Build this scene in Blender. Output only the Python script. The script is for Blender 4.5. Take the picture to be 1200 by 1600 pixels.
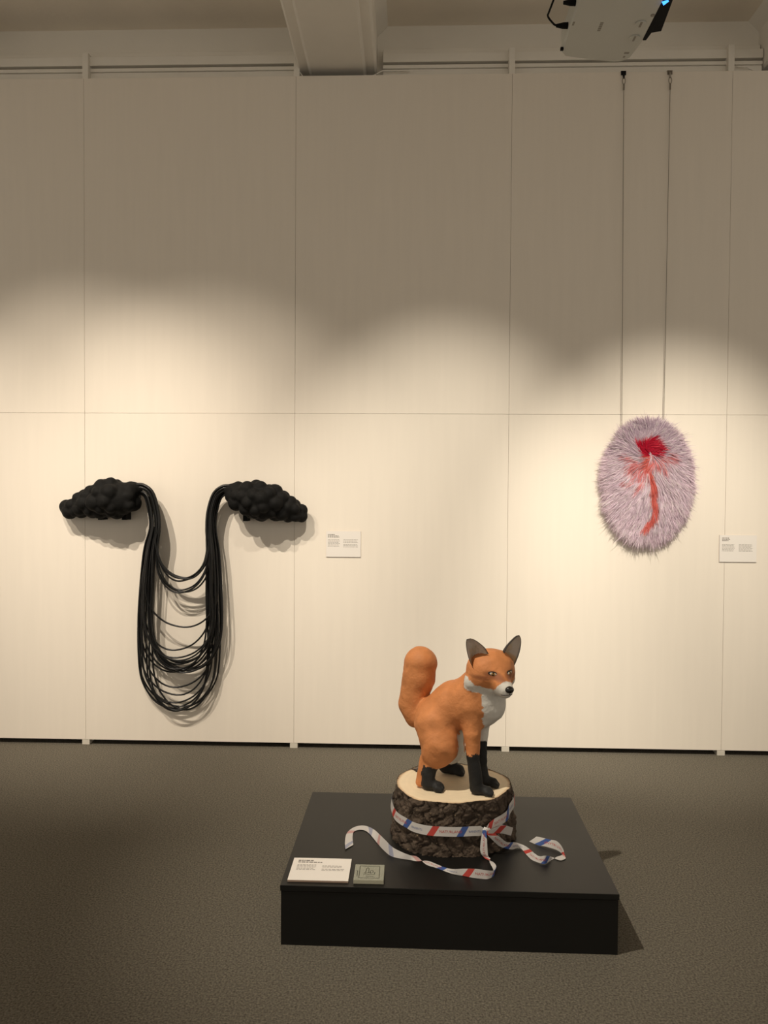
import bpy, bmesh, math, random
import numpy as np
from mathutils import Vector, Matrix
random.seed(7); rng = np.random.default_rng(11)
SC = bpy.context.scene
COL = SC.collection
for o in list(bpy.data.objects): bpy.data.objects.remove(o)

# ------------------------------------------------------------------ camera
FPX = 1225.0
CAM = np.array([0.056, -4.483, 1.4842])
YAW, PITCH, ROLL = 0.0338, 0.0251, -0.0064
def cam_axes():
    cy, sy, cp, sp, cr, sr = math.cos(YAW), math.sin(YAW), math.cos(PITCH), math.sin(PITCH), math.cos(ROLL), math.sin(ROLL)
    f = np.array([-sy*cp, cy*cp, -sp]); r = np.array([cy, sy, 0.]); d = np.cross(f, r)
    return cr*r+sr*d, -sr*r+cr*d, f
AXR, AXD, AXF = cam_axes()
cam = bpy.data.cameras.new('camera'); camo = bpy.data.objects.new('camera', cam); COL.objects.link(camo)
cam.sensor_fit = 'VERTICAL'; cam.sensor_height = 36.0; cam.lens = FPX*36.0/1600.0
cam.clip_start = 0.05
camo.matrix_world = Matrix(((AXR[0], -AXD[0], -AXF[0], CAM[0]), (AXR[1], -AXD[1], -AXF[1], CAM[1]), (AXR[2], -AXD[2], -AXF[2], CAM[2]), (0, 0, 0, 1)))
SC.camera = camo
def ray(x, y): return AXF + AXR*(x-600)/FPX + AXD*(y-800)/FPX
def at(x, y, Y):                       # real place at depth Y that a measured photo point belongs to
    v = ray(x, y); return CAM + v*(Y-CAM[1])/v[1]
def atz(x, y, z):
    v = ray(x, y); return CAM + v*(z-CAM[2])/v[2]

# ------------------------------------------------------------------ world + lamps + exposure
W = bpy.data.worlds.new('world'); SC.world = W; W.use_nodes = True
bg = W.node_tree.nodes['Background']; bg.inputs[0].default_value = (1.0, 0.895, 0.76, 1); bg.inputs[1].default_value = 0.68
SC.view_settings.view_transform = 'Standard'; SC.view_settings.look = 'None'
SC.view_settings.exposure = 0.0; SC.view_settings.gamma = 1.0; SC.view_settings.use_curve_mapping = False
def spot(name, loc, target, power, size_deg, blend, col, radius=0.02):
    l = bpy.data.lights.new(name, 'SPOT'); l.energy = power; l.spot_size = math.radians(size_deg); l.spot_blend = blend
    l.color = col; l.shadow_soft_size = radius
    o = bpy.data.objects.new(name, l); COL.objects.link(o); o.location = loc
    o.rotation_euler = (Vector(target)-Vector(loc)).to_track_quat('-Z', 'Y').to_euler()
    return o
WARM = (1.0, 0.88, 0.73); WARM2 = (1.0, 0.905, 0.76)
spot('track_spot', (-2.35, -2.7, 4.05), (-1.75, 0, 1.05), 400, 46, 1.0, WARM, 0.012)
spot('track_spot', (-1.65, -2.7, 4.05), (-1.05, 0, 1.05), 350, 45, 1.0, WARM, 0.012)
spot('track_spot', (-3.6, -2.7, 4.05), (-3.0, 0, 1.05), 320, 46, 1.0, WARM, 0.02)
spot('added_flood', (-0.3, -2.7, 4.05), (0.1, 0, 1.55), 170, 100, 1.0, WARM, 0.05)  # added wide fill, not a gallery lamp; softens the upper wall's brightness gradient
spot('track_spot', (0.15, -2.7, 4.05), (0.25, 0, 1.08), 470, 39, 1.0, WARM2, 0.03)
spot('track_spot', (1.55, -2.7, 4.05), (1.50, 0, 0.96), 700, 37, 1.0, WARM2, 0.03)
spot('track_spot', (-1.08, -2.74, 4.05), (0.22, -1.55, 0.50), 460, 44, 1.0, WARM2, 0.02)

# ------------------------------------------------------------------ helpers
def newmat(name, col=(.5, .5, .5), rough=.6, spec=.5, bump=0, bscale=50, var=0, vscale=4, metal=0, stretch=None, attr=None, trans=0):
    m = bpy.data.materials.new(name); m.use_nodes = True; nt = m.node_tree; N = nt.nodes; L = nt.links
    b = N['Principled BSDF']; b.inputs['Base Color'].default_value = (*col, 1); b.inputs['Roughness'].default_value = rough
    b.inputs['Specular IOR Level'].default_value = spec; b.inputs['Metallic'].default_value = metal
    tc = N.new('ShaderNodeTexCoord'); mp = N.new('ShaderNodeMapping'); L.new(tc.outputs['Object'], mp.inputs[0])
    if stretch: mp.inputs['Scale'].default_value = stretch
    src = None
    if attr:
        a = N.new('ShaderNodeAttribute'); a.attribute_name = attr; src = a.outputs['Color']
    if var:
        nz = N.new('ShaderNodeTexNoise'); nz.inputs['Scale'].default_value = vscale; nz.inputs['Detail'].default_value = 6
        L.new(mp.outputs[0], nz.inputs['Vector'])
        mr = N.new('ShaderNodeMapRange'); mr.inputs[1].default_value = .25; mr.inputs[2].default_value = .75
        mr.inputs[3].default_value = 1-var; mr.inputs[4].default_value = 1+var; L.new(nz.outputs[0], mr.inputs[0])
        mx = N.new('ShaderNodeVectorMath'); mx.operation = 'SCALE'
        if src: L.new(src, mx.inputs[0])
        else: mx.inputs[0].default_value = col
        L.new(mr.outputs[0], mx.inputs['Scale']); src = mx.outputs[0]
    if src: L.new(src, b.inputs['Base Color'])
    if bump:
        nb = N.new('ShaderNodeTexNoise'); nb.inputs['Scale'].default_value = bscale; nb.inputs['Detail'].default_value = 5
        L.new(mp.outputs[0], nb.inputs['Vector'])
        bp = N.new('ShaderNodeBump'); bp.inputs['Strength'].default_value = 1; bp.inputs['Distance'].default_value = bump
        L.new(nb.outputs[0], bp.inputs['Height']); L.new(bp.outputs[0], b.inputs['Normal'])
    if trans:
        b.inputs['Transmission Weight'].default_value = trans
    return m
def mesh(name, v, f, mats, parent=None, smooth=False, col=None, midx=None):
    me = bpy.data.meshes.new(name); me.from_pydata([tuple(map(float, p)) for p in v], [], [tuple(map(int, q)) for q in f]); me.update()
    for m in (mats if isinstance(mats, (list, tuple)) else [mats]): me.materials.append(m)
    if smooth: me.polygons.foreach_set('use_smooth', [True]*len(me.polygons))
    if midx is not None: me.polygons.foreach_set('material_index', list(map(int, midx)))
    if col is not None:
        c = me.color_attributes.new('Col', 'FLOAT_COLOR', 'POINT'); a = np.ones((len(v), 4), np.float32); a[:, :3] = col
        c.data.foreach_set('color', a.ravel())
    o = bpy.data.objects.new(name, me); COL.objects.link(o)
    if parent: o.parent = parent
    return o
def from_bm(name, bm, mat, parent=None, smooth=False):
    bmesh.ops.recalc_face_normals(bm, faces=bm.faces)
    me = bpy.data.meshes.new(name); bm.to_mesh(me); bm.free(); me.materials.append(mat)
    if smooth: me.polygons.foreach_set('use_smooth', [True]*len(me.polygons))
    o = bpy.data.objects.new(name, me); COL.objects.link(o)
    if parent: o.parent = parent
    return o
def bm_box(bm, x0, x1, y0, y1, z0, z1, bev=0):
    r = bmesh.ops.create_cube(bm, size=1)
    for v in r['verts']:
        v.co = Vector((x0+(v.co.x+.5)*(x1-x0), y0+(v.co.y+.5)*(y1-y0), z0+(v.co.z+.5)*(z1-z0)))
    if bev:
        es = set(e for v in r['verts'] for e in v.link_edges)
        bmesh.ops.bevel(bm, geom=list(es), offset=bev, segments=2, affect='EDGES', profile=.6)
def box(name, x0, x1, y0, y1, z0, z1, mat, parent=None, bev=0):
    bm = bmesh.new(); bm_box(bm, x0, x1, y0, y1, z0, z1, bev); return from_bm(name, bm, mat, parent)
def empty(name, loc=(0, 0, 0)):
    o = bpy.data.objects.new(name, None); COL.objects.link(o); o.location = loc; o.empty_display_size = .05
    return o
def adopt(root):                         # children were built in world coordinates
    bpy.context.view_layer.update()
    for c in root.children: c.matrix_parent_inverse = root.matrix_world.inverted()
def tag(o, label, cat, group=None):
    o['label'] = label; o['category'] = cat
    if group: o['group'] = group
    return o
def struct(o): o['kind'] = 'structure'; return o
def catmull(pts, n):
    P = np.array(pts, float); m = len(P); P = np.vstack([2*P[0]-P[1], P, 2*P[-1]-P[-2]])
    out = []
    for s in np.linspace(0, m-1, n):
        i = min(int(s), m-2); t = s-i; a, b, c, d = P[i], P[i+1], P[i+2], P[i+3]
        out.append(.5*((2*b)+(-a+c)*t+(2*a-5*b+4*c-d)*t*t+(-a+3*b-3*c+d)*t**3))
    return np.array(out)
def tube_vf(path, rad, seg=8, caps=True):
    path = np.array(path, float); n = len(path); rad = np.broadcast_to(rad, (n,))
    T = np.gradient(path, axis=0); T /= np.linalg.norm(T, axis=1)[:, None]+1e-12
    u = np.cross(T[0], [0, 1, 0.01]);
    if np.linalg.norm(u) < .1: u = np.cross(T[0], [1, 0, 0])
    u /= np.linalg.norm(u); V = []; Fc = []
    for i in range(n):
        u = u-T[i]*(u@T[i]); u /= np.linalg.norm(u); w = np.cross(T[i], u)
        for k in range(seg):
            a = 2*math.pi*k/seg; V.append(path[i]+rad[i]*(math.cos(a)*u+math.sin(a)*w))
    for i in range(n-1):
        for k in range(seg):
            k2 = (k+1) % seg; Fc.append((i*seg+k, i*seg+k2, (i+1)*seg+k2, (i+1)*seg+k))
    if caps: Fc.append(tuple(range(seg))[::-1]); Fc.append(tuple((n-1)*seg+k for k in range(seg)))
    return V, Fc
def tube(name, path, rad, mat, parent=None, seg=8):
    v, f = tube_vf(path, rad, seg); return mesh(name, v, f, mat, parent, True)
# signed-distance modelling
def sd_cone(P, a, b, ra, rb):
    a = np.asarray(a, np.float32); b = np.asarray(b, np.float32); ba = b-a
    t = np.clip(((P-a)@ba)/(ba@ba+1e-12), 0, 1); q = P-a-t[..., None]*ba
    return np.sqrt((q*q).sum(-1))-(ra+(rb-ra)*t)
def sd_ell(P, c, ax, r):                 # ax: 3x3 rows = axes
    q = ((P-np.asarray(c, np.float32))@np.asarray(ax, np.float32).T)/np.asarray(r, np.float32)
    k = np.sqrt((q*q).sum(-1)); return (k-1)*min(r)
def smin(a, b, k):
    h = np.maximum(k-np.abs(a-b), 0)/k; return np.minimum(a, b)-h*h*k*.25
def surface_nets(fn, lo, hi, st):
    lo = np.array(lo); hi = np.array(hi); n = np.ceil((hi-lo)/st).astype(int)+1
    g = [np.arange(k, dtype=np.float32)*st+l for k, l in zip(n, lo)]
    V = np.empty(tuple(n), np.float32)
    for i in range(n[0]):                # slab by slab keeps memory low
        Pm = np.empty((n[1], n[2], 3), np.float32); Pm[..., 0] = g[0][i]; Pm[..., 1] = g[1][:, None]; Pm[..., 2] = g[2][None, :]
        V[i] = fn(Pm)
    c = [V[i:n[0]-1+i, j:n[1]-1+j, k:n[2]-1+k] for i in (0, 1) for j in (0, 1) for k in (0, 1)]
    off = np.array([(i, j, k) for i in (0, 1) for j in (0, 1) for k in (0, 1)])
    neg = sum((q < 0).astype(np.int8) for q in c); act = (neg > 0) & (neg < 8)
    idx = np.argwhere(act); cv = np.stack([q[act] for q in c], -1)
    acc = np.zeros((len(idx), 3)); cnt = np.zeros(len(idx))
    for a in range(8):
        for b in range(a+1, 8):
            if np.abs(off[a]-off[b]).sum() != 1: continue
            va, vb = cv[:, a], cv[:, b]; m = (va < 0) != (vb < 0); t = np.where(m, va/(va-vb+1e-20), 0)
            acc += m[:, None]*(off[a]+t[:, None]*(off[b]-off[a])); cnt += m
    verts = (idx+acc/cnt[:, None])*st+lo
    ids = -np.ones(act.shape, int); ids[act] = np.arange(len(idx)); quads = []
    for ax in range(3):
        s = np.moveaxis(V, ax, 0) < 0; ch = s[:-1] != s[1:]; I = np.moveaxis(ids, ax, 0)
        e = np.argwhere(ch[:, 1:-1, 1:-1])+np.array([0, 1, 1])
        i, j, k = e.T
        q = np.stack([I[i, j-1, k-1], I[i, j, k-1], I[i, j, k], I[i, j-1, k]], -1)
        fl = s[i, j, k]
        if ax == 1: fl = ~fl
        q = np.where(fl[:, None], q, q[:, ::-1]); quads.append(q)
    return verts, np.concatenate(quads)

# ------------------------------------------------------------------ materials
M = {}
M['panel'] = newmat('whitewashed_birch_plywood', (.80, .735, .64), .55, .3, bump=.0002, bscale=14, var=.018, vscale=3.0, stretch=(9, 1, .6))
M['paint'] = newmat('off_white_paint', (.80, .76, .68), .6, .3, bump=.0006, bscale=60, var=.03)
M['ceil'] = newmat('ceiling_paint', (.86, .79, .68), .7, .2, bump=.001, bscale=40, var=.03)
M['carpet'] = newmat('olive_grey_carpet', (.145, .130, .103), .95, .1, bump=.005, bscale=200, var=.6, vscale=150)
M['black_board'] = newmat('black_painted_board', (.0060, .0056, .0048), .45, .32, var=.12, vscale=3)
M['foam'] = newmat('black_matt_coating', (.0060, .0058, .0054), .75, .18, bump=.0012, bscale=160)
M['rubber'] = newmat('black_rubber', (.006, .006, .006), .35, .4)
M['black'] = newmat('black_plastic', (.006, .006, .006), .7, .12)
M['card'] = newmat('white_card', (.78, .74, .69), .55, .3)
M['card_edge'] = newmat('foam_core_edge', (.35, .25, .19), .7, .2)
M['ink'] = newmat('grey_ink', (.40, .37, .34), .7, .2)
M['ink_dark'] = newmat('dark_ink', (.22, .20, .18), .7, .2)
M['steel'] = newmat('grey_steel', (.30, .27, .23), .35, .5, metal=.7)
M['wire'] = newmat('grey_braided_wire', (.20, .17, .13), .6, .3)
M['clear'] = newmat('clear_block', (.62, .58, .50), .25, .5)
M['white_plastic'] = newmat('white_plastic', (.52, .52, .47), .45, .4, var=.02)
M['grey_plastic'] = newmat('grey_plastic', (.25, .23, .19), .5, .4)

# ------------------------------------------------------------------ structure
XL, XR, YF = -6.71, 6.71, -8.5
WALLY = 0.12; CEIL = 4.18
floor = struct(box('floor', XL, XR, YF, .4, -.1, 0, M['carpet']))
wall = struct(box('wall_back', XL, XR, WALLY, .4, 0, CEIL, M['paint']))
PW = 1.22; ZT, ZM, ZB = 3.84, 1.932, .03; G = .0006
def shared_copy(o, loc, parent):
    c = o.copy(); COL.objects.link(c); c.location = loc; c.parent = parent; return c
pan_lo = pan_hi = foot0 = post0 = None
for i in range(-6, 5):
    x0 = (i+.5)*PW
    for z0, z1 in ((ZB, ZM), (ZM, ZT)):
        lo = z0 == ZB
        first = pan_lo if lo else pan_hi
        if first is None:
            h = z1-z0
            bm = bmesh.new(); bm_box(bm, G, PW-G, 0, .018, G, h-G, .0008)
            o = from_bm('panel', bm, M['panel'], wall)
            if lo: pan_lo = o
            else: pan_hi = o
            o.location = (x0, 0, z0)
        else: shared_copy(first, (x0, 0, z0), wall)
    if foot0 is None:
        foot0 = box('foot_block', -.022, .022, .001, .04, 0, .0295, M['clear'], wall, .002); foot0.location = (x0, 0, 0)
        post0 = box('support_post', -.017, .017, .02, .075, .0, 3.998, M['paint'], wall, .002); post0.location = (x0, 0, 0)
    else:
        shared_copy(foot0, (x0, 0, 0), wall); shared_copy(post0, (x0, 0, 0), wall)
# mouldings above the panels, interrupted by the ceiling beams
beams = [(-.603, -.155), (2.02, 2.47), (-3.2, -2.75), (4.6, 5.05), (-5.8, -5.35)]
beams.sort()
def rails(z0, z1, y0, y1, name, mat):
    xs = [XL]+[q for b in beams for q in (b[0]-.005, b[1]+.035)]+[XR]
    for a, b in zip(xs[::2], xs[1::2]):
        if b-a > .3: box(name, a, b, y0, y1, z0, z1, mat, wall, .003)
zr = lambda py: at(300, py, .08)[2]
rails(zr(106), zr(92), .045, WALLY, 'picture_rail', M['paint'])
rails(zr(92), zr(80), .085, WALLY, 'rail_backing', M['paint'])
rails(3.80, zr(115.2), .060, WALLY, 'rail_board', M['paint'])
rails(zr(115), zr(109.5), .05, WALLY, 'cable_duct', M['paint'])
# ceiling with beams
ceil = struct(box('ceiling', XL, XR, YF, .4, CEIL, CEIL+.1, M['ceil']))
for bx0, bx1 in beams:
    prof = [(bx0, CEIL), (bx0, 3.90), (bx0+.012, 3.888), (bx0+.06, 3.888), (bx0+.075, 3.875), (bx1-.075, 3.875), (bx1-.06, 3.888), (bx1-.012, 3.888), (bx1, 3.90), (bx1, CEIL-.06), (bx1+.06, CEIL)]
    prof[0] = (bx0-.06, CEIL); prof.insert(1, (bx0, CEIL-.06))
    v = [(x, YF, z) for x, z in prof]+[(x, .119, z) for x, z in prof]; n = len(prof)
    f = [(i, i+1, n+i+1, n+i) for i in range(n-1)]+[(n-1, 0, n, 2*n-1), tuple(range(n)), tuple(range(n, 2*n))[::-1]]
    b = mesh('beam', v, f, M['paint'], ceil)
# cable at the beam ends
for pts in ([(640, 111), (604, 111), (597, 111), (588, 116), (578, 121), (570, 126)], [(462, 104), (468, 112), (474, 121), (480, 128)], [(1150, 104), (1164, 104), (1172, 108), (1184, 114), (1196, 120)]):
    tube('cable', catmull([at(x, y, .035) for x, y in pts], 16), .0035, M['paint'], wall, 6)

# ------------------------------------------------------------------ plinth with labels
PA = -.0078
PO = np.array([-.3614, -1.9656, 0])
pl = empty('plinth', (PO[0], PO[1], 0)); pl.rotation_euler[2] = PA
tag(pl, 'low black rectangular plinth standing on the carpet under the fox', 'plinth')
box('plinth_body', 0.003, 1.094, .003, .797, 0, .178, M['black_board'], pl)
box('plinth_top', 0, 1.097, 0, .80, .180, .199, M['black_board'], pl, .0015)
box('shadow_gap', 0.008, 1.089, .008, .792, .178, .180, M['black'], pl)
PT = .199
def text_lines(lines, w, h):
    """lines: (x0,x1,y,thick) in 0..1 card space -> word bars"""
    R = []
    for x0, x1, y, t in lines:
        x = x0
        while x < x1-.005:
            wl = random.uniform(.02, .07); e = min(x+wl, x1); R.append((x*w, e*w, y*h, t*h)); x = e+.012
    return R
def card(name, label, group, w, h, lines, to_world, thick, mats):
    root = empty(name); tag(root, label, 'label', group)
    T = to_world
    cs = [T(a*w, b*h, c) for c in (0, thick) for a, b in ((0, 0), (1, 0), (1, 1), (0, 1))]
    mesh('card', cs, [(4, 5, 6, 7), (3, 2, 1, 0), (0, 1, 5, 4), (1, 2, 6, 5), (2, 3, 7, 6), (3, 0, 4, 7)], mats, root, midx=[0, 1, 1, 1, 1, 1])
    for nm, sel, mt in [('heading_print', lines[0], M['ink_dark'])]+[('text_print', p_, M['ink']) for p_ in lines[1:]]:
        v = []; f = []
        for a, b, y, t in text_lines(sel, w, h):
            k = len(v); v += [T(a, h-y-t, thick+.0003), T(b, h-y-t, thick+.0003), T(b, h-y, thick+.0003), T(a, h-y, thick+.0003)]; f.append((k, k+1, k+2, k+3))
        mesh(nm, v, f, mt, root)
    root.location = T(w/2, 0, 0); adopt(root)
def para(x0, x1, y0, n, dy, t=.026):
    return [(x0, x1-random.uniform(0, .05), y0+i*dy, t) for i in range(n)]
LA = ([(.05, .25, .12, .03), (.05, .36, .17, .028), (.05, .38, .215, .028)], para(.05, .40, .32, 6, .05, .022), para(.5, .92, .32, 3, .05, .022), para(.5, .92, .50, 3, .05, .022))
LB = ([(.07, .27, .10, .03), (.07, .28, .15, .03), (.07, .24, .195, .028)], para(.07, .42, .34, 6, .048, .022), para(.52, .9, .34, 6, .048, .022))
LC = ([(.09, .35, .10, .05), (.09, .52, .18, .04)], para(.09, .42, .30, 5, .055, .028), para(.52, .88, .34, 2, .055, .028), para(.52, .92, .49, 2, .055, .028))
for (lab, x, z, w, h, L) in (('small white wall label between the black cord sculpture and the fox', -.426, 1.112, .198, .148, LA), ('small white wall label beside the pink fur oval', 1.799, 1.104, .207, .152, LB)):
    card('wall_label', lab, 'wall labels', w, h, L, (lambda a, b, c, x=x, z=z: (x+a, -.0005-c, z+b)), .005, [M['card'], M['card_edge']])
card('plinth_label', 'white text card lying on the front corner of the plinth', None, .201, .158, LC, (lambda a, b, c: (-.341+a, -1.942+b*.995, PT+.0003+c)), .006, [M['card'], M['card_edge']])
# engraved glass block
M['glass'] = newmat('greenish_glass', (.30, .31, .24), .16, .5, var=.05, vscale=20, trans=.25)
M['glass_edge'] = newmat('glass_edge', (.52, .50, .38), .2, .5, trans=.2)
M['etch'] = newmat('etched_lines', (.075, .075, .055), .6, .2)
gr = empty('glass_plaque', (-.073, -1.895, PT)); tag(gr, 'small greenish glass plaque with an engraved picture on the plinth', 'plaque')
gx, gy, gz = -.123, -1.947, PT+.0004
bm = bmesh.new(); bm_box(bm, gx, gx+.1, gy, gy+.108, gz, gz+.014, .0015)
g0 = from_bm('block', bm, M['glass'], gr); g0.data.materials.append(M['glass_edge'])
for p in g0.data.polygons:
    if p.normal.z < .5: p.material_index = 1
def etch(strokes, wd=.0012):
    v = []; f = []
    for st in strokes:
        for (a, b), (c, d) in zip(st[:-1], st[1:]):
            p = np.array([a*.1, b*.108]); q = np.array([c*.1, d*.108]); t = q-p; L = np.linalg.norm(t)+1e-9; n = np.array([-t[1], t[0]])/L*wd
            k = len(v); z = gz+.0143
            v += [(gx+e[0], gy+e[1], z) for e in (p-n, q-n, q+n, p+n)]; f.append((k, k+1, k+2, k+3))
    return v, f
S = [[(.17, .12), (.17, .88)], [(.84, .12), (.84, .88)], [(.17, .12), (.84, .12)], [(.17, .88), (.84, .88)],
     [(.38, .45), (.40, .72), (.45, .78), (.48, .70), (.47, .42)], [(.53, .42), (.53, .55), (.58, .62), (.63, .58), (.62, .45)], [(.30, .36), (.50, .34), (.68, .36), (.69, .52)], [(.33, .48), (.36, .42), (.50, .46), (.60, .44)], [(.40, .23), (.66, .23)], [(.04, .58), (.10, .58), (.11, .20)]]
v, f = etch(S); mesh('engraving', v, f, M['etch'], gr)
adopt(gr)

# ------------------------------------------------------------------ tree stump
SX, SY, SZ0, SZ1 = .222, -1.522, PT, .386
def fbm(th, z, seed, fr):
    r = np.random.default_rng(seed); s = 0
    for _ in range(14):
        a = r.integers(1, int(fr*10)+2); k = r.uniform(-1, 1)*fr*60; s = s+np.sin(a*th+k*z+r.uniform(0, 6.28))*r.uniform(.4, 1)
    return s/4
def stump_r(th, z):
    t = (z-SZ0)/(SZ1-SZ0); base = .232-.020*t
    base = base+.006*np.sin(2*th+.8)+.004*np.sin(3*th+2.0)+.003*np.sin(5*th)
    return base
st = empty('tree_stump', (SX, SY, SZ0)); tag(st, 'bark-covered tree stump with pale sawn top carrying the fox', 'stump')
NT, NZ = 420, 60
th = np.linspace(0, 2*np.pi, NT, endpoint=False); zz = np.linspace(SZ0+.0005, SZ1, NZ)
TH, ZZ = np.meshgrid(th, zz, indexing='ij')
# bark plates: jittered cell pattern (worley) with deep cracks
r_ = np.random.default_rng(5); NC = 80
ct = r_.uniform(0, 2*np.pi, NC); cz = r_.uniform(SZ0-.02, SZ1+.02, NC); ch = r_.uniform(-.003, .004, NC)
dth = (TH[..., None]-ct+.05*np.sin(ZZ*45+TH*3)[..., None]+.04*np.sin(ZZ*110+TH*11)[..., None]+np.pi) % (2*np.pi)-np.pi
d = np.sqrt((dth*.22*1.3)**2+((ZZ[..., None]-cz)*.5)**2); o2 = np.sort(d, -1); near = np.argmin(d, -1)
crack = np.clip((o2[..., 1]-o2[..., 0])/.007, 0, 1)
disp = (crack-1)*.008+ch[near]*crack+.0035*fbm(TH, ZZ, 3, 1.2)++.0026*fbm(TH, ZZ, 9, 3.0)+.0018*fbm(TH, ZZ, 14, 6.0)+r_.normal(0, .0014, TH.shape)
fade = np.clip((SZ1-ZZ)/.01, 0, 1)*.75+.25
RR = stump_r(TH, ZZ)+disp*fade
v = np.stack([SX+RR*np.cos(TH), SY+RR*np.sin(TH), ZZ+.002*np.sin(9*TH)*(ZZ > SZ1-.01)], -1).reshape(-1, 3)
f = [(i*NZ+k, ((i+1) % NT)*NZ+k, ((i+1) % NT)*NZ+k+1, i*NZ+k+1) for i in range(NT) for k in range(NZ-1)]
bc = np.array([.085, .062, .045])*(0.45+.55*crack.reshape(-1, 1))*(1+.35*(fbm(TH, ZZ, 21, 2.5).reshape(-1, 1)))*(1+r_.uniform(-.15, .15, (NT*NZ, 1)))
flk = (r_.uniform(0, 1, NT*NZ) > .996); bc[flk] = (.30, .22, .13)
M['bark'] = newmat('rough_bark', rough=.85, spec=.25, bump=.003, bscale=120, attr='Col')
mesh('bark', v, f, M['bark'], st, True, col=np.clip(bc, .004, 1))
# sawn top, slightly inside the bark with a wavy rim
rr = RR[:, -1]-.003-.003*np.abs(np.sin(th*7+np.sin(th*3)))
NR = 24
v = [(SX, SY, SZ1-.0005)]; f = []; cc = [(.80, .62, .40)]
for j in range(1, NR+1):
    q = j/NR
    for i in range(NT):
        e = 1.0 if j < NR else 1.0
        v.append((SX+rr[i]*q*math.cos(th[i]), SY+rr[i]*q*math.sin(th[i]), SZ1-(.0005 if j < NR else .003)))
        w = .99+.02*math.sin(q*62+math.sin(th[i]*3)); cc.append((.80*w, .66*w, .46*w) if j < NR else (.60, .42, .25))
for i in range(NT): f.append((0, 1+i, 1+(i+1) % NT))
for j in range(NR-1):
    for i in range(NT):
        a = 1+j*NT; b = a+NT; f.append((a+i, b+i, b+(i+1) % NT, a+(i+1) % NT))
# rim down to the bark
k0 = len(v)
for i in range(NT): v.append((SX+RR[i, -1]*math.cos(th[i]), SY+RR[i, -1]*math.sin(th[i]), SZ1-.0008+.002*math.sin(9*th[i]))); cc.append((.07, .05, .035))
a = 1+(NR-1)*NT
for i in range(NT): f.append((a+i, k0+i, k0+(i+1) % NT, a+(i+1) % NT))
M['wood'] = newmat('pale_sawn_wood', rough=.6, spec=.3, bump=.0006, bscale=90, var=.04, vscale=25, attr='Col')
mesh('sawn_top', v, f, M['wood'], st, True, col=np.array(cc))
# bark inclusion on the top near the rim
kc = atz(657, 1203, SZ1); bm = bmesh.new()
bmesh.ops.create_icosphere(bm, subdivisions=4, radius=1)
for q in bm.verts:
    n = q.co.copy(); w = 1+.22*math.sin(n.x*7+n.y*5)+.14*math.sin(n.y*13+n.z*9+2)
    q.co = Vector((kc[0]+n.x*.032*w, kc[1]+n.y*.034*w, SZ1-.002+n.z*.007*w))
from_bm('bark_knot', bm, newmat('dark_knot', (.035, .018, .012), .35, .5, bump=.003, bscale=90), st, True)
adopt(st)

# ------------------------------------------------------------------ fox
PXM = lambda Y: (Y-CAM[1])/FPX
def J(px, py, Y, r=None):
    p = at(px, py, Y); return p if r is None else (p, r*PXM(Y))
HB = np.array([.9, -.44, 0]); HB /= np.linalg.norm(HB); NB = np.array([HB[1], -HB[0], 0])      # heading, camera-side lateral
HC = at(768, 1048, -1.62)
ang = math.radians(67); Fv = np.array([math.cos(ang), -math.sin(ang), -.10]); Fv /= np.linalg.norm(Fv)
Lv = np.array([math.sin(ang), math.cos(ang), 0.]); Uv = np.cross(Lv, Fv); Uv = Uv if Uv[2] > 0 else -Uv
def HP(f, l, u): return HC+f*Fv+l*Lv+u*Uv
AXH = np.stack([Fv, Lv, Uv])
ZG = SZ1+.001
def chain(pts, k=.02):
    return pts, k
GR = {}      # group -> list of primitives
def cone(g, a, b): GR.setdefault(g, []).append(('c', a[0], b[0], a[1], b[1]))
def ell(g, c, ax, r): GR.setdefault(g, []).append(('e', c, ax, r))
# torso
cone('torso', J(686, 1122, -1.50, 37), J(712, 1102, -1.53, 36)); cone('torso', J(712, 1102, -1.53, 36), J(738, 1094, -1.565, 34))
cone('chest', J(738, 1094, -1.565, 32), J(760, 1101, -1.59, 28)); cone('chest', J(757, 1110, -1.59, 24), J(755, 1117, -1.59, 17))
cone('neck', J(738, 1088, -1.57, 30), J(757, 1058, -1.605, 29)); cone('neck', J(763, 1092, -1.595, 24), J(770, 1070, -1.63, 20))
# thighs and hind legs
cone('thigh_n', J(683, 1132, -1.545, 35), J(687, 1166, -1.585, 29)); cone('thigh_n', J(687, 1166, -1.585, 29), J(681, 1180, -1.59, 20))
cone('thigh_f', J(696, 1135, -1.465, 30), J(703, 1168, -1.44, 24))
def W3(x, y, z, r): return (np.array([x, y, z]), r)
cone('hind_n', J(679, 1182, -1.595, 12), W3(.130, -1.597, .440, .0245)); cone('hind_n', W3(.130, -1.597, .442, .0245), W3(.128, -1.60, ZG+.022, .0245))
cone('hock_n', J(664, 1184, -1.575, 8), W3(.099, -1.584, ZG+.018, .0165))
cone('hind_n', W3(.125, -1.602, ZG+.020, .021), W3(.168, -1.612, ZG+.015, .017))
for dy in (-.016, 0, .016): cone('hind_n', W3(.160, -1.612+dy, ZG+.013, .012), W3(.178-abs(dy)*.3, -1.614+dy*1.1, ZG+.009, .0105))
cone('hind_f', J(703, 1180, -1.44, 15), W3(.200, -1.432, ZG+.03, .026)); cone('hind_f', W3(.200, -1.432, ZG+.026, .026), W3(.252, -1.445, ZG+.018, .021))
for dy in (-.016, 0, .016): cone('hind_f', W3(.245, -1.445+dy, ZG+.013, .012), W3(.266-abs(dy)*.3, -1.447+dy*1.1, ZG+.009, .0105))
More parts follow.
